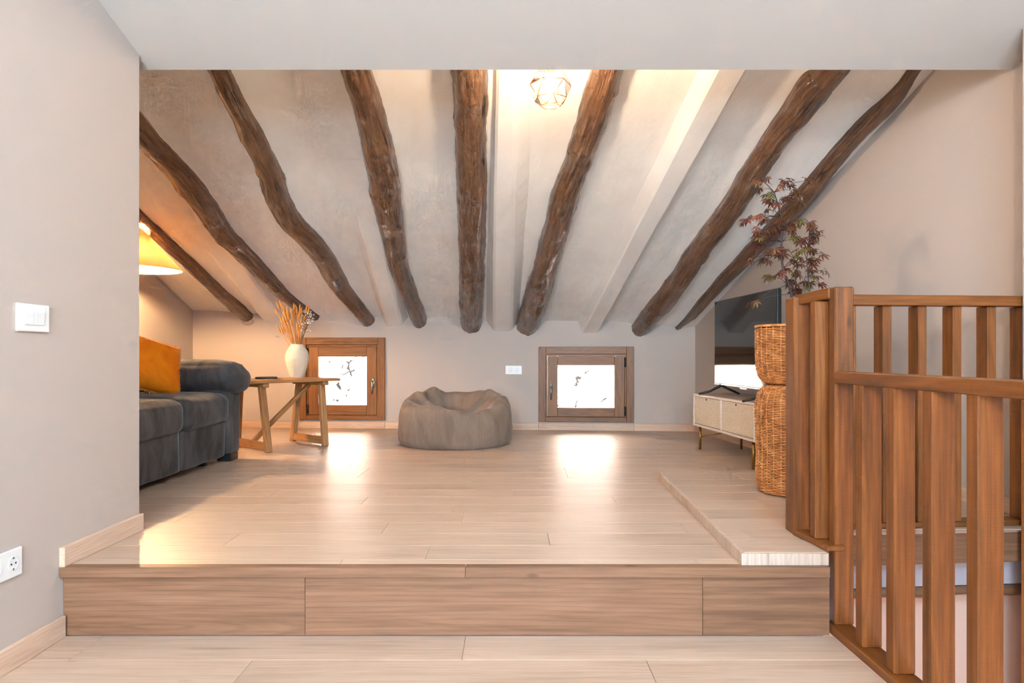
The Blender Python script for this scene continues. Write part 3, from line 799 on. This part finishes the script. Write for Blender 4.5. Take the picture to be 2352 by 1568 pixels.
for k in range(6):
    k2 = (k+1) % 6
    F_ += [(rT[k], rT[k2], rA[k2], rA[k]), (rA[k], rA[k2], rB[k]), (rB[k], rB[k2], rA[k2]), (rB[k], rB[k2], rC[k2]), (rC[k], rC[k2], rB[k])]
for f in F_: obm('glass_facet', list(f), [tuple(range(len(f)))], 'facet', pend)
lathe('socket', [(.0, .045), (.014, .045), (.018, .06), (.018, .11), (.03, .116), (.0, .118)], 'copper', pend, 20, (False, False))
lathe('bulb', [(.0, -.045), (.016, -.04), (.03, -.015), (.03, .003), (.018, .032), (.013, .045), (.0, .045)], 'bulb', pend, 24, (False, False))
tube('cord', [(0, 0, .115), (0, 0, ZT-.02)], .004, 'black', pend, 8)
lathe('canopy', [(.0, ZT-.03), (.045, ZT-.028), (.05, ZT+.02), (.0, ZT+.02)], 'copper', pend, 24, (False, False))

# ------------------------------------------------------------------ trestle table
U = Vector((-.766, .643, 0)); V = Vector((.643, .766, 0)); TC = Vector((-1.89, 5.595, 0)); ZT_ = .806
tab = tag(empty('trestle_table', (TC.x, TC.y, ZP)), 'small honey-coloured wooden trestle table beside the sofa', 'table')
def tp(v_, u_, z): return V*v_+U*u_+Vector((0, 0, z-ZP))
for k in range(3):
    u0 = -.25+.1667*k
    board('top_plank', tp(-.40, u0+.083, ZT_-.012), tp(.40, u0+.083, ZT_-.012), .1655, .024, 'table', tab, bev=.004)
for s in (-1, 1):
    board('cleat', tp(s*.27, -.235, ZT_-.04), tp(s*.27, .235, ZT_-.04), .05, .032, 'table', tab, bev=.005)
    for q in (-1, 1):
        board('leg', tp(s*.255, q*.24, ZP), tp(s*.27, q*.165, ZT_-.05), .05, .042, 'table', tab, up=tuple(U), bev=.005)
    board('stretcher', tp(s*.256, -.22, ZP+.045), tp(s*.256, .22, ZP+.045), .022, .065, 'table', tab, bev=.003)
board('brace', tp(-.262, -.0, ZP+.055), tp(.262, -.0, ZT_-.055), .03, .038, 'table', tab, up=tuple(U), bev=.003)

# vase, dried bouquet, remote
VP = Vector((-1.848, 5.87, ZT_))
prof = [(.0, 0), (.052, 0), (.056, .004), (.075, .06), (.09, .11), (.0985, .155), (.098, .19), (.088, .23), (.066, .262), (.056, .278), (.053, .287), (.048, .287), (.05, .275), (.07, .24), (.06, .1), (.0, .05)]
pp = []
for (r0, z0), (r1, z1) in zip(prof, prof[1:]):
    for k in range(4): pp.append((r0+(r1-r0)*k/4, z0+(z1-z0)*k/4))
vase = lathe('vase', pp+[prof[-1]], 'vase', None, 48, (False, False)); vase.location = VP
for v_ in vase.data.vertices:
    n_ = noise.noise(v_.co*28)*.0016+noise.noise(Vector((v_.co.x*8, v_.co.y*8, v_.co.z*90)))*.0010
    v_.co += Vector((v_.co.x, v_.co.y, 0)).normalized()*n_ if v_.co.xy.length > .01 else Vector()
tag(vase, 'rounded cream ceramic vase with a rough surface on the table', 'vase')
bq = tag(empty('dried_grass_bunch', VP+Vector((0, 0, .2))), 'bunch of golden dried grass ears standing in the vase', 'dried grass')
rg = random.Random(11)
for k in range(46):
    a = rg.uniform(0, 2*PI); sp_ = rg.uniform(.02, .135); H = rg.uniform(.22, .40) if k > 10 else rg.uniform(.15, .26)
    tip = Vector((-.045+sp_*math.cos(a)*.95, sp_*math.sin(a)*.7, H))
    if k % 9 == 4: tip = Vector((rg.uniform(.06, .13), rg.uniform(-.05, .05), rg.uniform(.2, .38)))
    b0 = Vector((rg.uniform(-.025, .025), rg.uniform(-.025, .025), -.12))
    m0 = b0.lerp(tip, .45); m0.x *= .6; m0.y *= .6; m0.z += .02
    e0 = tip+(tip-m0).normalized()*rg.uniform(.06, .085)
    bm = bmesh.new()
    add_tube(bm, [b0, m0, tip], .0018, 5)
    hd = [tip.lerp(e0, f) for f in (0, .15, .35, .6, .82, 1)]
    add_tube(bm, hd, [.002, .0065, .0085, .0078, .005, .001], 7)
    ob('grass_stalk', bm, 'wheat', bq, True)
sg = tag(empty('flower_sprig_bunch', VP+Vector((0, 0, .2))), 'spray of tiny white dried flowers beside the dried grass', 'dried flowers')
for k in range(9):
    b0 = Vector((rg.uniform(.0, .035), rg.uniform(-.02, .02), -.12))
    tip = Vector((.03+.095*rg.random()+.02*(k % 3)*.5, rg.uniform(-.07, .05), .20+.16*rg.random()))
    m0 = Vector((.035, tip.y*.3, .1))
    bm = bmesh.new(); add_tube(bm, [b0, m0, tip], .0015, 5)
    ends = []
    for q in range(13):
        f = rg.uniform(.55, 1); st_ = m0.lerp(tip, f)
        en = st_+Vector((rg.uniform(-.035, .045), rg.uniform(-.035, .035), rg.uniform(.0, .06)))
        add_tube(bm, [st_, en], .0008, 4); ends.append(en)
    stem = ob('sprig_stem', bm, 'sprig', sg)
    bm = bmesh.new()
    for en in ends:
        bmesh.ops.create_icosphere(bm, subdivisions=1, radius=rg.uniform(.0045, .0072), matrix=Matrix.Translation(en))
    bl = ob('blossoms', bm, 'petal', stem, True)
rem = tag(empty('remote_control', TC+V*(-.10)+U*.06+Vector((0, 0, ZT_)), math.radians(18)), 'slim black remote control lying on the trestle table', 'remote control')
boxo('body', -.085, .085, -.021, .021, .0005, .017, 'black', rem, .006, 3, True)
for k in range(5): boxo('button', -.06+.025*k, -.048+.025*k, -.008, .008, .017, .0185, 'socketdark', rem, .001)

# ------------------------------------------------------------------ beanbag
def beanbag():
    NT, NR = 232*4, 84
    HT = [(0, .40), (30, .42), (60, .435), (90, .418), (105, .412), (124, .468), (140, .43), (160, .402), (180, .375), (200, .352), (225, .347), (252, .347), (270, .318), (296, .285), (315, .322), (340, .372), (360, .40)]
    def H(a):
        d = math.degrees(a) % 360
        for p, q in zip(HT, HT[1:]):
            if d <= q[0]:
                g = (d-p[0])/(q[0]-p[0]); g = g*g*(3-2*g); return p[1]+(q[1]-p[1])*g
    # t, radius, fraction of rim height
    key = [(0, .440, .0), (.05, .462, .02), (.12, .478, .12), (.22, .486, .35), (.34, .482, .62), (.43, .470, .82), (.49, .446, .94), (.54, .412, 1.0), (.58, .375, .985), (.64, .33, .88), (.72, .265, .70), (.82, .17, .56), (.92, .08, .51), (1.0, .0, .50)]
    def kp(t_):
        for a, b in zip(key, key[1:]):
            if t_ <= b[0]:
                g = (t_-a[0])/(b[0]-a[0]); return a[1]+(b[1]-a[1])*g, a[2]+(b[2]-a[2])*g
        return key[-1][1:]
    def sm(t_):
        acc = [kp(max(0, min(1, t_+d))) for d in (-.02, -.01, 0, .01, .02)]
        return sum(a[0] for a in acc)/5, sum(a[1] for a in acc)/5
    angd = lambda a, b: (a-b+PI) % (2*PI)-PI
    D_ = math.radians
    #        angle, height in the bowl, width
    ridges = [(D_(157), .085, .15), (D_(136), -.05, .10), (D_(178), -.035, .12), (D_(205), .03, .16), (D_(42), .075, .13), (D_(18), -.045, .12), (D_(-12), .075, .15), (D_(-40), -.03, .14), (D_(75), -.02, .2)]
    pin = [(D_(128), .012), (D_(296), .02), (D_(20), .014), (D_(185), .012), (D_(240), .008)]
    verts, faces = [], []
    prof_ = [sm(i/NR) for i in range(NR+1)]
    hs_ = [H(2*PI*k/NT) for k in range(NT)]
    for i in range(NR+1):
        t_ = i/NR; r0, f0 = prof_[i]
        wi = max(0, min(1, (t_-.52)/.14))*max(0, min(1, (1-t_)/.22))
        wr = max(0, 1-abs(t_-.53)/.14)
        top = max(0, min(1, (t_-.58)/.42))
        for k in range(NT):
            a = 2*PI*k/NT
            h = hs_[k]*(1-top)+.385*top
            z = f0*h; r = r0
            for fa, dz, wd in ridges: z += dz*math.exp(-(angd(a, fa)/wd)**2)*wi
            for fa, dr in pin: r -= dr*math.exp(-(angd(a, fa)/.09)**2)*(wr+.35*max(0, min(1, t_/.3))*(t_ < .5))
            nn = noise.noise(Vector((math.cos(a)*2.2, math.sin(a)*2.2, z*5)))
            nf = noise.noise(Vector((math.cos(a)*5, math.sin(a)*5, z*9+2)))
            dn = noise.noise(Vector((a*3.0+z*9, z*7-a*2, 4))) if 0 < k < NT-1 else 0
            r += (.010*nn+.008*nf)*min(1, t_*6)*min(1, r0/.2)
            z += .008*noise.noise(Vector((r*math.cos(a)*9, r*math.sin(a)*9, 2)))*max(wi, wr)
            rib = .0027*(math.sin(2*PI*k/4)) * min(1, r0/.15)
            r += rib*max(0, 1-wi*.6); z += rib*wi*.8
            verts.append((r*math.cos(a), r*math.sin(a), max(z, 0)))
    for i in range(NR):
        for k in range(NT): faces.append((i*NT+k, i*NT+(k+1) % NT, (i+1)*NT+(k+1) % NT, (i+1)*NT+k))
    faces.append(tuple(range(NT))[::-1])
    o = obm('beanbag', verts, faces, 'cord', None, True); o.location = (-.485, 5.82, ZP)
    tag(o, 'grey-brown corduroy beanbag with a hollow seat, on the floor between the windows', 'beanbag')
beanbag()

# ------------------------------------------------------------------ tv cabinet and tv
fc, nc = Vector((1.459, 5.5, 0)), Vector((1.565, 4.41, 0))
CL = (nc-fc).length; ce = (nc-fc).normalized(); ang = math.atan2(ce.y, ce.x)    # local x: far -> near, local y: back (towards wall)
cab = tag(empty('tv_cabinet', ((fc+nc)/2).to_tuple()[:2]+(ZP,), ang), 'low whitewashed media cabinet with cane doors and brass legs', 'cabinet')
zb, zt_ = .185, .44; D = .40; tk = .018; h = CL/2
boxo('top_panel', -h, h, 0, D, zt_-tk, zt_, 'cab', cab)
boxo('top_veneer', -h+.004, h-.004, .006, D-.004, zt_, zt_+.0015, 'cabtop', cab, 0)
boxo('bottom_panel', -h, h, 0, D, zb, zb+tk, 'cab', cab)
for s in (-1, 1): boxo('side_panel', min(s*h, s*(h-tk)), max(s*h, s*(h-tk)), 0, D, zb+tk, zt_-tk, 'cab', cab)
boxo('divider', -.008, .008, 0, D, zb+tk, zt_-tk, 'cab', cab)
boxo('back_panel', -h+tk, h-tk, D-.008, D, zb+tk, zt_-tk, 'cab', cab, 0)
for x0, x1 in ((-h+tk+.003, -.011), (.011, h-tk-.003)):
    dr = boxo('door', x0, x1, .008, .02, zb+tk+.003, zt_-tk-.003, 'cab', cab, .001)
    boxo('cane_panel', x0+.006, x1-.006, .003, .0085, zb+tk+.009, zt_-tk-.009, 'cane', dr, .001)
    lathe('finger_pull', [(.0, 0), (.007, 0), (.006, .004), (.0, .004)], 'iron', dr, 12, (False, False)).matrix_local = Matrix.Translation(((x0+x1)/2, .001, zt_-tk-.014)) @ Matrix.Rotation(PI/2, 4, 'X')
for sx_ in (-1, 1):
    for y in (.03, D-.03): tube('leg', [(sx_*(h-.075), y, 0), (sx_*(h-.075), y, zb)], .0095, 'brass', cab, 10)
    tube('leg_brace', [(sx_*(h-.075), .03, .10), (sx_*(h-.075), D-.03, .15)], .004, 'brass', cab, 8)
ta, tb = Vector((1.601, 5.4, 0)), Vector((1.664, 4.286, 0))
TL = (tb-ta).length; te = (tb-ta).normalized()
tv = tag(empty('television', ((ta+tb)/2).to_tuple()[:2]+(ZP+.4415,), math.atan2(te.y, te.x)), 'large flat black television on the media cabinet', 'television')
bz, tz = .769-ZP-.4415, 1.42-ZP-.4415; h = TL/2
boxo('screen', -h+.006, h-.006, 0, .008, bz+.012, tz-.006, 'screen', tv, .001)
boxo('bezel', -h, h, .002, .03, bz, tz, 'black', tv, .004, 2)
boxo('rear_housing', -h*.8, h*.8, .03, .065, bz+.03, tz-.25, 'black', tv, .012, 2)
boxo('bottom_trim', -h, h, -.001, .004, bz, bz+.011, 'silver', tv, .001)
boxo('logo_tab', -.03, .09, -.004, .01, bz-.012, bz, 'silver', tv, .002)
for s in (-1, 1):
    x = s*(h-.13)
    bm = bmesh.new()
    add_tube(bm, [(x+.0, -.17, .0085), (x, -.08, .03), (x, .0, .07), (x, .015, bz+.02)], [.007, .009, .011, .011], 8)
    add_tube(bm, [(x, .015, .07), (x, .09, .035), (x, .15, .0085)], [.011, .009, .007], 8)
    ob('foot', bm, 'black', tv, True)

# ------------------------------------------------------------------ wicker planter and maple
PC = Vector((1.45, 3.5, ZS))
pl = tag(empty('wicker_planter', PC), 'tall hourglass-shaped wicker planter behind the railing corner', 'planter')
def basket(name, prof, n_st=30, pitch=.0084):
    cum = [0]
    for a, b in zip(prof, prof[1:]): cum.append(cum[-1]+math.hypot(b[0]-a[0], b[1]-a[1]))
    def at_s(s):
        for i in range(len(prof)-1):
            if s <= cum[i+1] or i == len(prof)-2:
                g = (s-cum[i])/(cum[i+1]-cum[i]); return prof[i][0]+(prof[i+1][0]-prof[i][0])*g, prof[i][1]+(prof[i+1][1]-prof[i][1])*g
    rows_ = int(cum[-1]/pitch); seg = n_st*4; sd = 5
    verts, faces = [], []
    for i in range(rows_):
        r, z = at_s((i+.5)*pitch); o = len(verts)
        for k in range(seg):
            a = 2*PI*k/seg; rr = r+0.0040*math.cos(a*n_st/2+PI*(i % 2)); zz = z+.0005*math.sin(a*7+i)
            for q in range(sd):
                b = 2*PI*q/sd; verts.append(((rr+.0034*math.cos(b))*math.cos(a), (rr+.0034*math.cos(b))*math.sin(a), zz+.0037*math.sin(b)))
        for k in range(seg):
            for q in range(sd):
                faces.append((o+k*sd+q, o+((k+1) % seg)*sd+q, o+((k+1) % seg)*sd+(q+1) % sd, o+k*sd+(q+1) % sd))
    w_ = obm(name, verts, faces, 'wicker', pl, True); w_['kind'] = 'stuff'
    bm = bmesh.new()
    for k in range(n_st):
        a = 2*PI*k/n_st
        add_tube(bm, [(at_s(cum[-1]*j/16)[0]*math.cos(a), at_s(cum[-1]*j/16)[0]*math.sin(a), at_s(cum[-1]*j/16)[1]) for j in range(17)], .0036, 6)
    ob('stakes', bm, 'wicker', w_, True)
    bm = bmesh.new(); add_lathe(bm, [(max(.01, r-.009), z) for r, z in prof], 40, cap=(True, False)); ob('lining', bm, 'wickdark', w_, True)
    return w_
basket('lower_basket', [(.165, .004), (.178, .015), (.185, .05), (.188, .12), (.184, .2), (.187, .3), (.192, .40), (.190, .46), (.178, .505), (.155, .535), (.125, .55)])
basket('upper_basket', [(.125, .556), (.15, .566), (.172, .59), (.184, .63), (.189, .69), (.190, .76), (.190, .845)])
bm = bmesh.new(); add_tube(bm, [(.19*math.cos(a), .19*math.sin(a), .85) for a in [2*PI*k/60 for k in range(61)]], .0075, 8); ob('rim', bm, 'wicker', pl, True)
bm = bmesh.new(); add_lathe(bm, [(.178, .79), (.178, .80), (.1, .812), (.0, .815)], 32, cap=(True, False)); ob('soil', bm, 'soil', pl, True)

CLUST = [(1.28,1.9),(1.32,1.913),(1.382,1.887),(1.359,1.865),(1.408,1.865),(1.461,1.869),(1.28,1.845),(1.342,1.838),(1.368,1.821),(1.315,1.794),(1.43,1.829),(1.399,1.816),(1.457,1.825),(1.324,1.75),(1.443,1.763),(1.346,1.763),(1.218,1.701),(1.254,1.723),(1.236,1.688),(1.293,1.701),(1.32,1.71),(1.346,1.679),(1.479,1.701),(1.452,1.688),(1.505,1.701),(1.496,1.662),(1.532,1.666),(1.567,1.679),(1.249,1.635),(1.28,1.622),(1.311,1.64),(1.258,1.6),(1.302,1.595),(1.284,1.565),(1.324,1.587),(1.359,1.631),(1.355,1.662),(1.408,1.666),(1.426,1.64),(1.439,1.662),(1.43,1.6),(1.443,1.573),(1.545,1.626),(1.576,1.622),(1.541,1.609),(1.567,1.582),(1.496,1.587),(1.47,1.582),(1.399,1.565),(1.346,1.551),(1.315,1.529),(1.302,1.507),(1.355,1.525),(1.337,1.498),(1.236,1.498),(1.39,1.529),(1.408,1.516),(1.452,1.529),(1.488,1.538),(1.523,1.542),(1.554,1.551),(1.461,1.503),(1.426,1.485),(1.479,1.485),(1.558,1.512),(1.58,1.498),(1.558,1.481),(1.452,1.463),(1.496,1.467),(1.523,1.459),(1.417,1.441),(1.39,1.441),(1.355,1.419),(1.373,1.419),(1.346,1.406),(1.452,1.423),(1.536,1.432),(1.563,1.423),(1.496,1.428),(1.532,1.406),(1.479,1.388),(1.461,1.384),(1.518,1.388),(1.457,1.357),(1.541,1.366),(1.554,1.37),(1.496,1.335),(1.47,1.339),(1.26,1.28),(1.25,1.27)]
STEMS = [[(1.46,1.10),(1.445,1.25),(1.439,1.317),(1.417,1.361),(1.382,1.441),(1.373,1.507),(1.386,1.582),(1.393,1.64),(1.386,1.71),(1.359,1.772),(1.337,1.829),(1.28,1.896)],
         [(1.47,1.10),(1.474,1.331),(1.479,1.419),(1.492,1.463),(1.479,1.507),(1.452,1.56)],
         [(1.5,1.10),(1.51,1.331),(1.507,1.397),(1.505,1.485),(1.518,1.551),(1.527,1.604),(1.545,1.666)]]
tree = tag(empty('maple_plant', (PC.x, PC.y, 1.10)), 'dark red lacy-leaved maple growing from the wicker planter', 'plant')
tl_ = tree.location; rp = random.Random(5)
sy = [lambda k: 3.5+.02*math.sin(k*1.1), lambda k: 3.54+.01*k, lambda k: 3.45+.012*k]
SP = []; SB = []
for i, st_ in enumerate(STEMS):
    pts = [Vector((x, sy[i](k), z))-tl_ for k, (x, z) in enumerate(st_)]
    bm = bmesh.new(); n = len(pts); r0 = (.0085, .004, .004)[i]
    add_tube(bm, pts, [r0*(1-.75*k/(n-1)) for k in range(n)], 8)
    SB.append(bm); SP.append(pts)
# leaf: seven narrow drooping lobes
def leaf_mesh():
    vs_, fs = [], []
    lob = [(-118, .38), (-78, .68), (-38, .93), (0, 1.0), (38, .93), (78, .68), (118, .38)]
    vs_.append((0, 0, 0))
    for a, L in lob:
        a = math.radians(a); L *= .038; d = Vector((math.cos(a), math.sin(a), 0)); s = Vector((-d.y, d.x, 0)); o = len(vs_)
        for p in (d*L*.25+s*L*.07, d*L*.25-s*L*.07, d*L*.55+s*L*.13+Vector((0, 0, -.06*L)), d*L*.55-s*L*.13+Vector((0, 0, -.06*L)), d*L+Vector((0, 0, -.3*L))):
            vs_.append(tuple(p))
        fs += [(0, o+1, o), (o, o+1, o+3, o+2), (o+2, o+3, o+4)]
    me = bpy.data.meshes.new('leaf'); me.from_pydata(vs_, [], fs); me.materials.append(M['leaf']); return me
lm = leaf_mesh(); cnt = 0
for ci, (x, z) in enumerate(CLUST):
    y = 3.5+rp.uniform(-.10, .10)
    c = Vector((x, y, z))-tl_
    best = min(((i, p) for i in range(3) for p in SP[i][2:]), key=lambda q: (q[1]-c).length+(0.05 if q[1].z > c.z+.02 else 0))
    mid = best[1].lerp(c, .55)+Vector((0, 0, .012))
    add_tube(SB[best[0]], [best[1], mid, c], [.0017, .0013, .0009], 5)
    for q in range(3):
        if cnt >= 290: break
        o = bpy.data.objects.new('leaf', lm); COL.objects.link(o); o.parent = tree; cnt += 1
        out = Vector((c.x-best[1].x, c.y-best[1].y, 0))
        az = math.atan2(out.y, out.x)+rp.uniform(-1.0, 1.0) if out.length > .01 else rp.uniform(-PI, PI)
        o.location = c+Vector((rp.uniform(-.016, .016), rp.uniform(-.03, .03), rp.uniform(-.012, .012)))
        o.rotation_euler = (rp.uniform(-.7, .7), rp.uniform(.15, .95), az)
        s = rp.uniform(.9, 1.4); o.scale = (s, s, s)
for bm in SB: ob('stem', bm, 'bark', tree, True)

# ------------------------------------------------------------------ switches and sockets
def frame_on(name, origin, xdir, ndir, label, cat):
    o = empty(name); x = Vector(xdir).normalized(); n_ = Vector(ndir).normalized(); up = Vector((0, 0, 1))
    mt = Matrix((x, -n_, up)).transposed().to_4x4(); mt.translation = Vector(origin); o.matrix_world = mt
    return tag(o, label, cat)
def socket_parts(par, w, hgt, centers, r=.021):
    boxo('plate', -w/2, w/2, -.009, .0, -hgt/2, hgt/2, 'plastic', par, .003, 2)
    for cx in centers:
        ring = tube('socket_rim', [(cx+r*math.cos(a), -.0095, r*math.sin(a)) for a in [2*PI*k/28 for k in range(29)]], .0016, 'plastic', par, 6)
        bm = bmesh.new(); add_lathe(bm, [(.0, 0), (r*.97, 0), (r*.97, .0012), (.0, .0012)], 28, cap=(False, False))
        d_ = ob('socket_well', bm, 'socketdark' if r < .02 else 'plastic', par); d_.matrix_local = Matrix.Translation((cx, -.0088, 0)) @ Matrix.Rotation(PI/2, 4, 'X')
        for s in (-1, 1):
            bm = bmesh.new(); add_lathe(bm, [(.0, 0), (.0028, 0), (.0028, .0012), (.0, .0012)], 10, cap=(False, False))
            h_ = ob('pin_hole', bm, 'iron', par); h_.matrix_local = Matrix.Translation((cx+s*.0095, -.0102, 0)) @ Matrix.Rotation(PI/2, 4, 'X')
        boxo('earth_clip', cx-.003, cx+.003, -.0115, -.009, r*.72, r*1.0, 'steel', par, 0)
        boxo('earth_clip', cx-.003, cx+.003, -.0115, -.009, -r*1.0, -r*.72, 'steel', par, 0)
sw = frame_on('light_switch', (-1.6, 2.272, 1.123), (0, 1, 0), (1, 0, 0), 'white double light switch on the left wall', 'light switch')
boxo('plate', -.076, .076, -.010, 0, -.046, .046, 'plastic', sw, .004, 3)
for cx in (-.0235, .0235):
    o = boxo('rocker', cx-.0228, cx+.0228, -.014, -.008, -.023, .023, 'plastic', sw, .002, 2); o.rotation_euler = (.05, 0, 0)
sk = frame_on('wall_socket', (-1.6, 2.141, .335), (0, 1, 0), (1, 0, 0), 'white double socket low on the left wall', 'socket')
socket_parts(sk, .155, .09, (-.036, .036))
sx0 = .017
so = frame_on('wall_socket', (sx0, far_y(sx0), .849), (math.cos(AL), math.sin(AL), 0), (math.sin(AL), -math.cos(AL), 0), 'small white double socket between the two windows', 'socket')
socket_parts(so, .166, .088, (-.036, .036), .0205)
# painted-over stone and a small ring-shaped mark on the far wall
xs_ = -2.74
bm = bmesh.new(); bmesh.ops.create_icosphere(bm, subdivisions=3, radius=1)
for v_ in bm.verts:
    v_.co = Vector((v_.co.x*.068, v_.co.y*.018, v_.co.z*.038)); v_.co += Vector((1, 0, 1))*noise.noise(v_.co*30)*.008
st_ = ob('wall_stone', bm, 'stone_patch', None, True, (xs_, far_y(xs_)-.002, 1.345), (0, 0, AL)); tag(st_, 'painted stone protruding under the end of the leftmost log', 'stone')
xr = -2.43
rg_ = tube('wall_ring', [(.021*math.cos(a), 0, .011*math.sin(a)) for a in [2*PI*k/24 for k in range(25)]], .0035, 'vase', None, 6)
rg_.location = (xr, far_y(xr)-.004, 1.195); rg_.rotation_euler = (0, 0, AL); tag(rg_, 'tiny pale ring on the far wall left of the vase', 'ring')
